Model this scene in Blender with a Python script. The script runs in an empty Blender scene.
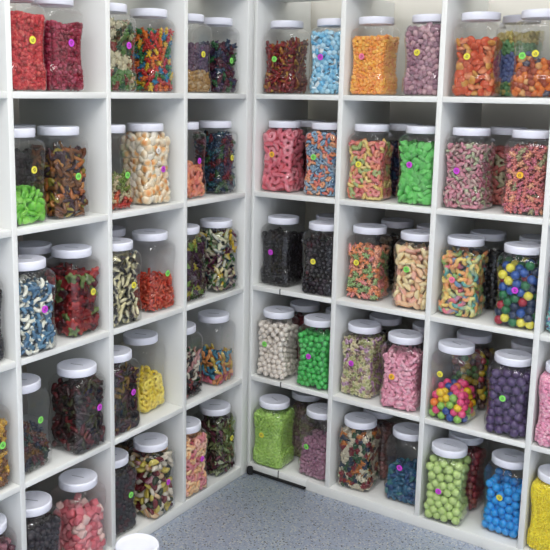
import bpy, bmesh, math, random
import numpy as np
from mathutils import Vector, Matrix, Euler

SC = bpy.context.scene
COL = SC.collection
RNG = np.random.default_rng(11)
random.seed(7)
Z0 = 1.4615                    # height of the underside of the top visible shelf above the floor
WR, WL, T, PITCH = .3363, .3449, .0181, .36
XL, YL = -.0072, -.0534        # front plane of the left unit, inner face of its end panel
DEPTH, OUT = .385, .039
BASE_TOP = .0388

# ------------------------------------------------------------------ materials
def lin(h):
    h = h.lstrip('#')
    v = [int(h[i:i+2], 16)/255 for i in (0, 2, 4)]
    return [c/12.92 if c <= .04045 else ((c+.055)/1.055)**2.4 for c in v] + [1]

def newmat(name):
    m = bpy.data.materials.new(name); m.use_nodes = True
    nt = m.node_tree
    for n in list(nt.nodes): nt.nodes.remove(n)
    out = nt.nodes.new('ShaderNodeOutputMaterial')
    return m, nt, out

def N(nt, kind, **kw):
    n = nt.nodes.new(kind)
    for k, v in kw.items():
        if k in n.inputs.keys(): n.inputs[k].default_value = v
        else: setattr(n, k, v)
    return n

def paint(name, col, rough=.5, var=.03, scale=30, spec=.4):
    m, nt, out = newmat(name)
    b = N(nt, 'ShaderNodeBsdfPrincipled', Roughness=rough)
    b.inputs['Specular IOR Level'].default_value = spec
    tc = N(nt, 'ShaderNodeTexCoord'); no = N(nt, 'ShaderNodeTexNoise', Scale=scale, Detail=4)
    nt.links.new(tc.outputs['Object'], no.inputs['Vector'])
    mx = N(nt, 'ShaderNodeMix', data_type='RGBA')
    c = lin(col)
    mx.inputs[6].default_value = [x*(1-var) for x in c[:3]]+[1]
    mx.inputs[7].default_value = [min(1, x*(1+var)) for x in c[:3]]+[1]
    nt.links.new(no.outputs['Fac'], mx.inputs[0]); nt.links.new(mx.outputs[2], b.inputs['Base Color'])
    nt.links.new(b.outputs[0], out.inputs[0])
    return m

M_WHITE = paint('white_laminate', '#e2e4e2', .42, .015, 12, .35)
M_WALL = paint('wall_paint', '#efede6', .9, .03, 6, .2)
M_LID = paint('white_lid_plastic', '#eceefa', .35, .01, 40, .45)
M_GROOVE = paint('lid_moulding_shadow', '#8f929c', .5, .05, 60)
M_BLACK = paint('black_rubber', '#17181a', .7, .2, 80)
M_INK = paint('dark_ink', '#3a3440', .7, .1, 80)

def floor_mat():
    m, nt, out = newmat('speckled_epoxy')
    b = N(nt, 'ShaderNodeBsdfPrincipled', Roughness=.38)
    b.inputs['Specular IOR Level'].default_value = .35
    tc = N(nt, 'ShaderNodeTexCoord')
    base = N(nt, 'ShaderNodeTexNoise', Scale=7, Detail=6)
    nt.links.new(tc.outputs['Object'], base.inputs['Vector'])
    prev = N(nt, 'ShaderNodeMix', data_type='RGBA')
    prev.inputs[6].default_value = lin('ccd8f2'); prev.inputs[7].default_value = lin('d8e2f6')
    nt.links.new(base.outputs['Fac'], prev.inputs[0]); cur = prev.outputs[2]
    for sc, thr, dens, colr, sd in ((170, .45, .72, '#f2f5fc', 0), (150, .42, .74, '#b6c0da', 3), (120, .36, .86, '#ffffff', 7), (105, .28, .945, '#14161c', 11), (80, .17, .92, '#ffffff', 13), (140, .32, .93, '#3a4052', 17)):
        mp = N(nt, 'ShaderNodeMapping'); mp.inputs['Location'].default_value = (sd, sd*.7, 0)
        nt.links.new(tc.outputs['Object'], mp.inputs[0])
        vo = N(nt, 'ShaderNodeTexVoronoi', Scale=sc, voronoi_dimensions='2D')
        nt.links.new(mp.outputs[0], vo.inputs['Vector'])
        lt = N(nt, 'ShaderNodeMath', operation='LESS_THAN'); lt.inputs[1].default_value = thr
        nt.links.new(vo.outputs['Distance'], lt.inputs[0])
        sp = N(nt, 'ShaderNodeSeparateColor'); nt.links.new(vo.outputs['Color'], sp.inputs[0])
        gt = N(nt, 'ShaderNodeMath', operation='GREATER_THAN'); gt.inputs[1].default_value = dens
        nt.links.new(sp.outputs[0], gt.inputs[0])
        mu = N(nt, 'ShaderNodeMath', operation='MULTIPLY')
        nt.links.new(lt.outputs[0], mu.inputs[0]); nt.links.new(gt.outputs[0], mu.inputs[1])
        mx = N(nt, 'ShaderNodeMix', data_type='RGBA'); mx.inputs[7].default_value = lin(colr)
        nt.links.new(mu.outputs[0], mx.inputs[0]); nt.links.new(cur, mx.inputs[6]); cur = mx.outputs[2]
    nt.links.new(cur, b.inputs['Base Color']); nt.links.new(b.outputs[0], out.inputs[0])
    return m

def jar_mat():
    m, nt, out = newmat('clear_jar_plastic')
    tr = N(nt, 'ShaderNodeBsdfTransparent'); tr.inputs[0].default_value = (.95, .952, .955, 1)
    gl = N(nt, 'ShaderNodeBsdfGlossy', Roughness=.035); gl.inputs[0].default_value = (1, 1, 1, 1)
    lw = N(nt, 'ShaderNodeLayerWeight', Blend=.5)
    pw = N(nt, 'ShaderNodeMath', operation='POWER'); pw.inputs[1].default_value = 3.2
    ma = N(nt, 'ShaderNodeMath', operation='MULTIPLY_ADD'); ma.inputs[1].default_value = .85; ma.inputs[2].default_value = .042
    nt.links.new(lw.outputs['Facing'], pw.inputs[0]); nt.links.new(pw.outputs[0], ma.inputs[0])
    no = N(nt, 'ShaderNodeTexNoise', Scale=22, Detail=2); bu = N(nt, 'ShaderNodeBump', Strength=.4, Distance=.005)
    tc = N(nt, 'ShaderNodeTexCoord'); nt.links.new(tc.outputs['Object'], no.inputs['Vector'])
    nt.links.new(no.outputs['Fac'], bu.inputs['Height']); nt.links.new(bu.outputs[0], gl.inputs['Normal'])
    df = N(nt, 'ShaderNodeBsdfDiffuse'); df.inputs[0].default_value = (.9, .9, .9, 1)
    hz = N(nt, 'ShaderNodeMixShader'); hz.inputs[0].default_value = .008
    nt.links.new(tr.outputs[0], hz.inputs[1]); nt.links.new(df.outputs[0], hz.inputs[2])
    mx = N(nt, 'ShaderNodeMixShader')
    nt.links.new(ma.outputs[0], mx.inputs[0]); nt.links.new(hz.outputs[0], mx.inputs[1]); nt.links.new(gl.outputs[0], mx.inputs[2])
    nt.links.new(mx.outputs[0], out.inputs[0])
    return m
M_JAR = jar_mat()

STK = {'yellow': '#e6dc4e', 'green': '#86de66', 'magenta': '#cf4bd6', 'orange': '#f0b83a', 'pink': '#ee7c9c', 'white': '#efe9e2'}
M_STK = {k: paint('fluorescent_%s_paper' % k, v, .7, .02, 200, .2) for k, v in STK.items()}

_cm = {}
def candy_mat(a, b, sugar):
    key = (a, b, sugar)
    if key in _cm: return _cm[key]
    m, nt, out = newmat('candy_%s_%s' % (a, b))
    at = N(nt, 'ShaderNodeAttribute', attribute_name='tone')
    tc = N(nt, 'ShaderNodeTexCoord')
    mx = N(nt, 'ShaderNodeMix', data_type='RGBA'); mx.inputs[6].default_value = lin(a); mx.inputs[7].default_value = lin(b)
    nt.links.new(at.outputs['Fac'], mx.inputs[0]); cur = mx.outputs[2]
    bs = N(nt, 'ShaderNodeBsdfPrincipled')
    if sugar == 1:
        no = N(nt, 'ShaderNodeTexNoise', Scale=900, Detail=1)
        nt.links.new(tc.outputs['Object'], no.inputs['Vector'])
        cr = N(nt, 'ShaderNodeValToRGB'); cr.color_ramp.elements[0].position = .5; cr.color_ramp.elements[1].position = .72
        cr.color_ramp.elements[1].color = (.55, .55, .55, 1)
        nt.links.new(no.outputs['Fac'], cr.inputs[0])
        m2 = N(nt, 'ShaderNodeMix', data_type='RGBA'); m2.inputs[7].default_value = (.9, .88, .86, 1)
        nt.links.new(cr.outputs[0], m2.inputs[0]); nt.links.new(cur, m2.inputs[6]); cur = m2.outputs[2]
        bs.inputs['Roughness'].default_value = .75
    else:
        no = N(nt, 'ShaderNodeTexNoise', Scale=90, Detail=1)
        nt.links.new(tc.outputs['Object'], no.inputs['Vector'])
        hs = N(nt, 'ShaderNodeHueSaturation'); ma = N(nt, 'ShaderNodeMath', operation='MULTIPLY_ADD')
        ma.inputs[1].default_value = .5; ma.inputs[2].default_value = .75
        nt.links.new(no.outputs['Fac'], ma.inputs[0]); nt.links.new(ma.outputs[0], hs.inputs['Value']); nt.links.new(cur, hs.inputs['Color']); cur = hs.outputs[0]
        bs.inputs['Roughness'].default_value = .16 if sugar == 0 else .33
    nt.links.new(cur, bs.inputs['Base Color'])
    if sugar == 0:      # gummy: lets a little light through
        tl = N(nt, 'ShaderNodeBsdfTranslucent'); nt.links.new(cur, tl.inputs[0])
        ms = N(nt, 'ShaderNodeMixShader'); ms.inputs[0].default_value = .3
        nt.links.new(bs.outputs[0], ms.inputs[1]); nt.links.new(tl.outputs[0], ms.inputs[2]); nt.links.new(ms.outputs[0], out.inputs[0])
    else:
        nt.links.new(bs.outputs[0], out.inputs[0])
    _cm[key] = m
    return m

# ------------------------------------------------------------------ mesh helpers
def link(name, me, mat=None, parent=None, loc=(0, 0, 0), rot=(0, 0, 0)):
    o = bpy.data.objects.new(name, me); COL.objects.link(o)
    if mat and not me.materials: me.materials.append(mat)
    o.parent = parent; o.location = loc; o.rotation_euler = rot
    return o

def bm_mesh(name, bm, smooth=True, angle=None):
    me = bpy.data.meshes.new(name); bm.to_mesh(me); bm.free()
    if smooth:
        me.polygons.foreach_set('use_smooth', [True]*len(me.polygons))
        if angle: me.set_sharp_from_angle(angle=angle)
    return me

def box_bm(x0, x1, y0, y1, z0, z1, bev=.0012):
    bm = bmesh.new(); bmesh.ops.create_cube(bm, size=1)
    for v in bm.verts: v.co = Vector(((x0+x1)/2+v.co.x*(x1-x0), (y0+y1)/2+v.co.y*(y1-y0), (z0+z1)/2+v.co.z*(z1-z0)))
    if bev: bmesh.ops.bevel(bm, geom=bm.edges[:], offset=bev, segments=2, affect='EDGES', profile=.5)
    return bm

def box(name, b, mat, parent=None, bev=.0012):
    return link(name, bm_mesh(name, box_bm(*b, bev)), mat, parent)

def tag(o, label, cat=None, group=None, kind=None):
    if label: o['label'] = label
    if cat: o['category'] = cat
    if group: o['group'] = group
    if kind: o['kind'] = kind
    return o

def loft(rings, cap0=True, cap1=True):
    bm = bmesh.new(); R = [[bm.verts.new(p) for p in r] for r in rings]
    n = len(rings[0])
    for a, b in zip(R, R[1:]):
        for i in range(n): bm.faces.new((a[i], a[(i+1) % n], b[(i+1) % n], b[i]))
    if cap0: bm.faces.new(R[0][::-1])
    if cap1: bm.faces.new(R[-1])
    return bm

# ------------------------------------------------------------------ the setting
def setting():
    f = box('floor', (-.6, 4.2, -4.5, .6, -.05, 0), floor_mat(), None, 0); tag(f, 'bluish grey speckled epoxy floor', None, None, 'structure')
    w = box('wall_back', (-.6, 4.2, .405, .5, 0, 2.75), M_WALL, None, 0); tag(w, 'plain pale wall behind the right shelves', None, None, 'structure')
    w = box('wall_left', (-.51, -.412, -4.5, .405, 0, 2.75), M_WALL, None, 0); tag(w, 'plain pale wall behind the left shelves', None, None, 'structure')

def zrow(r): return Z0 - PITCH*r          # underside of the shelf above row r (row 0: its own shelf is at zrow(0))
def shelf_top(r): return BASE_TOP if r == 4 else Z0 - PITCH*r + T
def units():
    # right unit: front plane y = 0, cells run along +x
    r = bpy.data.objects.new('cube_shelving_unit', None); COL.objects.link(r); r.location = (0, 0, 0)
    tag(r, 'white cube shelving unit on the right, its cells facing the left unit', 'shelving')
    top = Z0 + PITCH
    n = 4
    W = n*WR + (n-1)*T
    box('side_panel', (-OUT, -.0035, 0, DEPTH, 0, top+OUT), M_WHITE, r)
    box('side_panel', (W, W+OUT, 0, DEPTH, 0, top+OUT), M_WHITE, r)
    box('top_panel', (-.0033, W-.0002, 0, .2, top, top+OUT), M_WHITE, r)  # unseen; cut shallow so light from above reaches the wall
    for k in range(1, n):
        x = k*WR + (k-1)*T
        box('divider', (x, x+T, 0, DEPTH, BASE_TOP+.0002, top-.0002), M_WHITE, r)
    cut = {2: .118, 3: .131, 4: .142}
    for row in range(4):
        for c in range(n):
            x0 = c*(WR+T); z = Z0 - PITCH*row
            if c == 0:
                box('shelf', (-.0033, x0+WR-.0002, .0005, DEPTH, z, z+T), M_WHITE, r)
                if row in cut: box('seam_strip', (x0+cut[row], x0+cut[row]+.0032, -.0015, .005, z-.001, z+T+.002), M_BLACK, r, .0004)
            else:
                box('shelf', (x0+.0002, x0+WR-.0002, .0005, DEPTH, z, z+T), M_WHITE, r)
    sx = .13
    box('base_panel', (-.0033, .2548, .001, DEPTH, .0118, BASE_TOP), M_WHITE, r)
    box('seam_strip', (sx, sx+.003, -.0015, .005, .006, BASE_TOP+.002), M_BLACK, r, .0004)
    box('base_panel', (.255, W-.0002, 0, DEPTH, 0, BASE_TOP), M_WHITE, r)
    box('rubber_strip', (.001, .25, -.004, .03, 0, .0112), M_BLACK, r, .003)
    bm = bmesh.new()
    bmesh.ops.create_cone(bm, cap_ends=True, segments=20, radius1=.013, radius2=.0115, depth=.028, matrix=Matrix.Translation((.008, -.012, .014)))
    bmesh.ops.bevel(bm, geom=bm.edges[:], offset=.002, segments=2, affect='EDGES')
    link('foot', bm_mesh('foot', bm, True, .6), M_BLACK, r)
    # left unit: front plane x = XL, cells run along -y from the corner
    l = bpy.data.objects.new('cube_shelving_unit', None); COL.objects.link(l); l.location = (XL, YL, 0)
    tag(l, 'white cube shelving unit on the left, meeting the other unit at the corner', 'shelving')
    def lb(name, u0, u1, z0, z1, v0=0, v1=DEPTH): box(name, (-v1, -v0, -u1, -u0, z0, z1), M_WHITE, l)
    Wl = n*WL + (n-1)*T
    lb('side_panel', -OUT, 0, 0, top+OUT)
    lb('side_panel', Wl, Wl+OUT, 0, top+OUT)
    lb('top_panel', .0002, Wl-.0002, top, top+OUT, 0, .22)  # unseen; rear left open to let light down the wall
    for k in range(1, n):
        u = k*WL + (k-1)*T
        lb('divider', u, u+T, BASE_TOP+.0002, top-.0002)
    for row in range(4):
        for c in range(n):
            u = c*(WL+T); z = Z0-PITCH*row
            lb('shelf', u+.0002, u+WL-.0002, z, z+T, .0005)
    lb('base_panel', .0002, Wl-.0002, 0, BASE_TOP)

# ------------------------------------------------------------------ jar
# profile: z, half width (u), half depth (v), corner radius
H = .262
PROF = [(0, .055, .055, .022), (.002, .0620, .0620, .024), (.007, .0668, .0668, .025), (.014, .0685, .0685, .0245), (.050, .0685, .0685, .0245),
        (.057, .0683, .0684, .0245), (.062, .0662, .0672, .0235), (.068, .0634, .0662, .0225), (.078, .0618, .0656, .0225), (.100, .0612, .0654, .0225), (.125, .0615, .0655, .0225),
        (.145, .0630, .0660, .0235), (.162, .0655, .0670, .0245), (.178, .0676, .0682, .0245), (.195, .0685, .0685, .0245), (.210, .0685, .0685, .026),
        (.220, .0672, .0672, .031), (.228, .0640, .0640, .040), (.2345, .0575, .0575, .0520), (.238, .0530, .0530, .0530), (.246, .0525, .0525, .0525)]
PA = np.array(PROF)
def prof(z):
    return np.interp(z, PA[:, 0], PA[:, 1]), np.interp(z, PA[:, 0], PA[:, 2]), np.interp(z, PA[:, 0], PA[:, 3])
def ring(z, hx, hy, rc, m=7):
    pts = []
    rc = min(rc, hx, hy)
    for q, (sx, sy) in enumerate(((1, 1), (-1, 1), (-1, -1), (1, -1))):
        for i in range(m+1):
            a = q*math.pi/2 + i/m*math.pi/2
            pts.append((sx*(hx-rc)+rc*math.cos(a), sy*(hy-rc)+rc*math.sin(a), z))
    return pts
def jar_body_mesh():
    bm = loft([ring(*p) for p in PROF], True, False)
    return bm_mesh('jar_body', bm, True, 1.2)
def lid_mesh():
    prof_ = [(.0585, 0), (.0600, .0015), (.0600, .0205), (.0592, .0232), (.0570, .0245), (.0535, .0245), (.0522, .0236), (.030, .0236), (.004, .0236)]
    n = 96; rings = []
    for r, z in prof_:
        rings.append([((r - (.0006 if (i % 2 and .001 < z < .021) else 0))*math.cos(2*math.pi*i/n), (r - (.0006 if (i % 2 and .001 < z < .021) else 0))*math.sin(2*math.pi*i/n), z) for i in range(n)])
    return bm_mesh('lid', loft(rings, True, True), True, .9)
def disc_mesh(name, r, t, n=24):
    return bm_mesh(name, loft([[(x*r*math.cos(2*math.pi*i/n), -k*t, x*r*math.sin(2*math.pi*i/n)) for i in range(n)] for x, k in ((1, 0), (1, .6), (.9, 1))], True, True), False)
def mark_mesh():
    # short pen scribble: an open loop with a tail
    bm = bmesh.new(); P = []
    for i in range(15):
        a = -.6 + i/14*5.0; r = .0040
        P.append((r*math.cos(a), r*1.1*math.sin(a)))
    P += [(-.0012, -.0012), (.0026, .0008)]
    w = .0007; prev = None
    for i, p in enumerate(P):
        q = P[min(i+1, len(P)-1)]; o = P[max(i-1, 0)]
        d = Vector((q[0]-o[0], q[1]-o[1])).normalized(); nn = Vector((-d.y, d.x))*w
        cur = (bm.verts.new((p[0]+nn.x, 0, p[1]+nn.y)), bm.verts.new((p[0]-nn.x, 0, p[1]-nn.y)))
        if prev: bm.faces.new((prev[0], prev[1], cur[1], cur[0]))
        prev = cur
    return bm_mesh('sticker_mark', bm, False)
ME_BODY, ME_LID, ME_MARK = jar_body_mesh(), lid_mesh(), mark_mesh()
ME_BODY.materials.append(M_JAR); ME_LID.materials.append(M_LID); ME_MARK.materials.append(M_INK)
ME_GROOVE = bm_mesh('lid_groove', box_bm(-.021, .021, -.0011, .0011, .0232, .0242, .0003)); ME_GROOVE.materials.append(M_GROOVE)
ME_STK = {}
for k in STK:
    ME_STK[k] = disc_mesh('sticker', .0105, .0008); ME_STK[k].materials.append(M_STK[k])

def make_jar(loc, rz, label, group, sticker=None, spos=(-.008, .135), groove=None):
    e = bpy.data.objects.new('candy_jar', None); COL.objects.link(e); e.empty_display_size = .05
    e.location = loc; e.rotation_euler = (0, 0, rz); tag(e, label, 'jar', group)
    link('jar_body', ME_BODY, None, e)
    ld = link('lid', ME_LID, None, e, (0, 0, H-.0245), (0, 0, random.uniform(0, 6)))
    if groove is not None:
        link('lid_groove', ME_GROOVE, None, ld, (0, 0, 0), (0, 0, groove - ld.rotation_euler.z - rz))
    for s in ([sticker] if isinstance(sticker, str) else (sticker or [])):
        sx, sz = spos
        if isinstance(sticker, list) and s == sticker[1]: sx, sz = (spos[0]+.035, spos[1]+.006) if sticker[1] == 'yellow' else (spos[0]-.026, spos[1]+.062)
        hy = float(prof(sz)[1])
        st = link('sticker', ME_STK[s], None, e, (sx*1.1, -hy-.0008, sz)); st['label'] = '%s round price sticker' % s
        link('sticker_mark', ME_MARK, None, st, (0, -.0011, 0), (0, random.uniform(0, 6), 0))
    return e

# ------------------------------------------------------------------ candy shapes (unit size, thin axis = Z), with a 'tone' per vertex
SHAPES = {}
def tri_arrays(bm, tone):
    bmesh.ops.triangulate(bm, faces=bm.faces[:]); bm.verts.ensure_lookup_table(); bm.verts.index_update()
    bmesh.ops.recalc_face_normals(bm, faces=bm.faces[:])
    V = np.array([v.co[:] for v in bm.verts]); F = np.array([[v.index for v in f.verts] for f in bm.faces], dtype=np.int32)
    bm.free()
    tn = np.clip(np.array([tone(*p) for p in V]), 0, 1).astype(np.float32)
    return V.astype(np.float64), F, tn
def add_ico(bm, sub, c=(0, 0, 0), s=(1, 1, 1), rot=(0, 0, 0)):
    M = Matrix.Translation(c) @ Euler(rot).to_matrix().to_4x4() @ Matrix.Diagonal((*s, 1))
    bmesh.ops.create_icosphere(bm, subdivisions=sub, radius=1, matrix=M)
def tube(path, rad, n=7):
    path = [Vector(p) for p in path]; rings = []
    for i, p in enumerate(path):
        d = (path[min(i+1, len(path)-1)]-path[max(i-1, 0)]).normalized()
        up = Vector((0, 0, 1)); s = d.cross(up).normalized(); u = s.cross(d)
        r = rad(i/(len(path)-1)) if callable(rad) else rad
        rings.append([tuple(p + s*r*math.cos(2*math.pi*k/n) + u*r*math.sin(2*math.pi*k/n)) for k in range(n)])
    return loft(rings)
def extrude_outline(pts, t, bev=.0):
    # outline in xy with a puffed profile in z
    c = Vector((sum(p[0] for p in pts)/len(pts), sum(p[1] for p in pts)/len(pts)))
    def sc(f, z): return [(c.x+(p[0]-c.x)*f, c.y+(p[1]-c.y)*f, z) for p in pts]
    return loft([sc(.78, -t), sc(.96, -t*.7), sc(1, 0), sc(.96, t*.7), sc(.78, t)])
def build_shapes():
    S = SHAPES
    bm = bmesh.new(); add_ico(bm, 3); S['ball'] = tri_arrays(bm, lambda x, y, z: 0) + (1.0,)
    bm = bmesh.new(); add_ico(bm, 2); S['ball_lo'] = tri_arrays(bm, lambda x, y, z: 0) + (1.0,)
    rings = []
    for i in range(18):
        a = 2*math.pi*i/18
        rings.append([((.62+.40*math.cos(b))*math.cos(a), (.62+.40*math.cos(b))*math.sin(a), .38*math.sin(b)) for b in [2*math.pi*k/8 for k in range(8)]])
    bm = loft(rings+[rings[0]], False, False); bmesh.ops.remove_doubles(bm, verts=bm.verts[:], dist=1e-4)
    S['ring'] = tri_arrays(bm, lambda x, y, z: z*2.2+.3) + (0.66,)
    bm = bmesh.new(); add_ico(bm, 2)
    for v in bm.verts: v.co.z = max(v.co.z, -.25)*.75
    S['drop'] = tri_arrays(bm, lambda x, y, z: 1 if z < -.1 else .25*z) + (.74,)
    bm = bmesh.new(); add_ico(bm, 2, s=(1, .92, .42)); S['disc'] = tri_arrays(bm, lambda x, y, z: abs(x)*.8) + (0.64,)
    pts = [(math.cos(a), math.sin(a)-.4) for a in np.linspace(0, math.pi, 10)]
    S['wedge'] = tri_arrays(extrude_outline(pts, .3), lambda x, y, z: 1 if math.hypot(x, y+.4) > .8 else 0) + (0.64,)
    pa = [(x, .28*math.sin(x*3.4), .05*math.cos(x*4)) for x in np.linspace(-1, 1, 12)]
    S['worm'] = tri_arrays(tube(pa, lambda t: .30*(1-.35*abs(2*t-1)**3)*(1+.1*math.cos(t*40))), lambda x, y, z: .5+x*.9) + (0.48,)
    pa = [(.72*math.cos(a), .72*math.sin(a)-.35, 0) for a in np.linspace(.15, math.pi-.15, 10)]
    S['crescent'] = tri_arrays(tube(pa, lambda t: .30*(1-.55*abs(2*t-1)**2.2), 8), lambda x, y, z: 1 if y < -.18 else 0) + (0.53,)
    pa = [(.9*x, .38*math.sin(x*5.2), .18*math.cos(x*3+1)) for x in np.linspace(-1, 1, 18)]
    S['snake'] = tri_arrays(tube(pa, lambda t: .23*(1-.45*t)), lambda x, y, z: .5+.6*x) + (.42,)
    # wavy flat belt
    rg = []
    for i in range(16):
        x = -1+2*i/15; z = .16*math.sin(i*1.25)
        rg.append([(x, -.24, z-.05), (x, .24, z-.05), (x, .24, z+.05), (x, -.24, z+.05)])
    S['belt'] = tri_arrays(loft(rg), lambda x, y, z: .5+y*2) + (.42,)
    bm = bmesh.new()
    add_ico(bm, 2, (0, -.12, 0), (.38, .48, .34)); add_ico(bm, 2, (0, .5, .04), (.3, .3, .3))
    for s in (-1, 1):
        add_ico(bm, 1, (s*.24, .78, .02), (.13, .13, .1)); add_ico(bm, 1, (s*.4, .12, .14), (.15, .24, .15), (0, 0, s*.5)); add_ico(bm, 1, (s*.27, -.6, .1), (.18, .3, .2), (0, 0, s*.3))
    S['bear'] = tri_arrays(bm, lambda x, y, z: 0 if z > 0 else .6) + (0.62,)
    bm = bmesh.new()
    add_ico(bm, 2, (0, -.05, 0), (.55, .6, .28)); add_ico(bm, 1, (0, .55, .03), (.42, .3, .22))
    for s in (-1, 1):
        add_ico(bm, 1, (s*.26, .74, .14), (.13, .13, .13)); add_ico(bm, 1, (s*.62, -.4, 0), (.28, .42, .17), (0, 0, -s*.5)); add_ico(bm, 1, (s*.6, .28, 0), (.16, .32, .14), (0, 0, s*.9))
    S['frog'] = tri_arrays(bm, lambda x, y, z: 0 if z > -.03 else 1) + (0.64,)
    pts = [(1, .02), (.7, .24), (.3, .34), (.12, .62), (-.02, .36), (-.4, .2), (-.66, .14), (-1, .46), (-.9, .05), (-1, -.36), (-.66, -.08), (-.2, -.22), (.4, -.26), (.8, -.16)]
    bm = extrude_outline(pts, .2); S['shark'] = tri_arrays(bm, lambda x, y, z: 1 if y < -.08 else 0) + (0.57,)
    pts = [(.95, 0), (.6, .34), (.1, .42), (-.35, .2), (-.55, .1), (-.95, .42), (-.85, 0), (-.95, -.42), (-.55, -.1), (-.35, -.2), (.1, -.42), (.6, -.34)]
    S['fish'] = tri_arrays(extrude_outline(pts, .2), lambda x, y, z: .5+x*.5) + (0.58,)
    rings = [[(x, r*math.cos(2*math.pi*k/9), r*.75*math.sin(2*math.pi*k/9)) for k in range(9)] for x, r in ((-1, .2), (-.96, .36), (-.2, .40), (.05, .32), (.4, .19), (.8, .17), (.84, .23), (1, .22))]
    S['bottle'] = tri_arrays(loft(rings), lambda x, y, z: 1 if x > .05 else 0) + (0.5,)
    bm = box_bm(-.72, .72, -.62, .62, -.55, .55, .22); S['cube'] = tri_arrays(bm, lambda x, y, z: 0) + (.70,)
    bm = bmesh.new(); add_ico(bm, 2)
    for v in bm.verts:
        c = v.co.copy(); v.co *= 1+.16*math.sin(5*c.x+2)*math.cos(4.3*c.y)+.12*math.sin(6.1*c.z+c.x)
        v.co.z *= .75
    S['nugget'] = tri_arrays(bm, lambda x, y, z: .5+.5*math.sin(3*x+1)*math.cos(3*y)) + (.76,)
    pts = []
    for a in np.linspace(0, 2*math.pi, 17)[:-1]:
        pts.append((16*math.sin(a)**3/17, (13*math.cos(a)-5*math.cos(2*a)-2*math.cos(3*a)-math.cos(4*a))/17+.1))
    S['heart'] = tri_arrays(extrude_outline(pts[::-1], .34), lambda x, y, z: .5+y*.6) + (0.68,)
    pts = []
    for i in range(20):
        a = 2*math.pi*i/20; r = .78+.22*math.cos(5*a); pts.append((r*math.cos(a), r*math.sin(a)))
    S['flower'] = tri_arrays(extrude_outline(pts, .3), lambda x, y, z: 1 if math.hypot(x, y) > .5 else 0) + (0.68,)
    bm = bmesh.new(); add_ico(bm, 2, s=(1, .78, .5)); S['egg'] = tri_arrays(bm, lambda x, y, z: 1 if math.hypot(x-.1, y) > .55 else 0) + (0.66,)
    bm = bmesh.new(); add_ico(bm, 1, s=(1, .7, .7)); S['grain'] = tri_arrays(bm, lambda x, y, z: .5+.5*x) + (.8,)
build_shapes()

_me = {}
def shape_mesh(shape, size, mat, name):
    key = (shape, round(size, 5), mat.name, name)
    if key in _me: return _me[key]
    V, F, tn, _ = SHAPES[shape]
    me = bpy.data.meshes.new(name)
    fill_mesh(me, V*size, F, tn, None); me.materials.append(mat)
    _me[key] = me
    return me
def fill_mesh(me, V, F, tn, mi):
    me.vertices.add(len(V)); me.vertices.foreach_set('co', V.astype(np.float32).ravel())
    me.loops.add(F.size); me.loops.foreach_set('vertex_index', F.ravel().astype(np.int32))
    me.polygons.add(len(F)); me.polygons.foreach_set('loop_start', np.arange(0, F.size, 3, dtype=np.int32))
    me.polygons.foreach_set('loop_total', np.full(len(F), 3, dtype=np.int32))
    if mi is not None: me.polygons.foreach_set('material_index', mi.astype(np.int32))
    me.polygons.foreach_set('use_smooth', np.ones(len(F), dtype=bool))
    at = me.attributes.new('tone', 'FLOAT', 'POINT'); at.data.foreach_set('value', tn.astype(np.float32))
    me.update(calc_edges=True); me.validate()

# ------------------------------------------------------------------ filling a jar
MARG = .0022
def sdf(P):
    """signed distance to the jar's inner wall (negative inside) and its outward normal, sides only"""
    hx, hy, rc = prof(P[:, 2]); hx = hx-MARG; hy = hy-MARG; rc = np.minimum(rc, np.minimum(hx, hy)-1e-4)
    qx = np.abs(P[:, 0])-(hx-rc); qy = np.abs(P[:, 1])-(hy-rc)
    mx = np.maximum(qx, 0); my = np.maximum(qy, 0); ln = np.hypot(mx, my)
    d = ln+np.minimum(np.maximum(qx, qy), 0)-rc
    nx = np.where(ln > 1e-9, mx/np.maximum(ln, 1e-9), (qx > qy).astype(float)); ny = np.where(ln > 1e-9, my/np.maximum(ln, 1e-9), (qx <= qy).astype(float))
    return d, np.stack([nx*np.sign(P[:, 0]), ny*np.sign(P[:, 1])], 1)
def top_z(P, fill, slope, seed):
    a, b = slope
    return fill + a*P[:, 0] + b*P[:, 1] + .006*np.sin(P[:, 0]*70+seed)*np.cos(P[:, 1]*60+seed*2)
def pack(r, fill, slope, seed, rng):
    z0 = .0035
    vol = (fill-z0)*.0166
    n = int(vol*.60/(4/3*math.pi*r**3))
    P = np.stack([rng.uniform(-.065, .065, n), rng.uniform(-.065, .065, n), rng.uniform(z0+r, fill-r, n)], 1)
    D = 2*r
    for it in range(48):
        if it % 6 == 0:
            I, J = [], []
            for s in range(0, n, 512):
                d2 = ((P[s:s+512, None, :]-P[None, :, :])**2).sum(-1)
                i, j = np.nonzero(d2 < (D*1.45)**2); i = i+s; k = i < j; I.append(i[k]); J.append(j[k])
            I = np.concatenate(I); J = np.concatenate(J)
        d = P[I]-P[J]; L = np.sqrt((d**2).sum(1))+1e-9; ov = np.maximum(D-L, 0)*.5
        k = ov > 0; mv = d[k]/L[k, None]*ov[k, None]*.85
        A = np.zeros_like(P); np.add.at(A, I[k], mv); np.add.at(A, J[k], -mv)
        P += np.clip(A, -r*.6, r*.6); P[:, 2] -= r*.03
        for _ in range(2):
            s, nn = sdf(P); o = np.maximum(s+r, 0); P[:, :2] -= nn*o[:, None]
        P[:, 2] = np.clip(P[:, 2], z0+r, np.maximum(z0+r, top_z(P, fill, slope, seed)-r))
    return P
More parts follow.
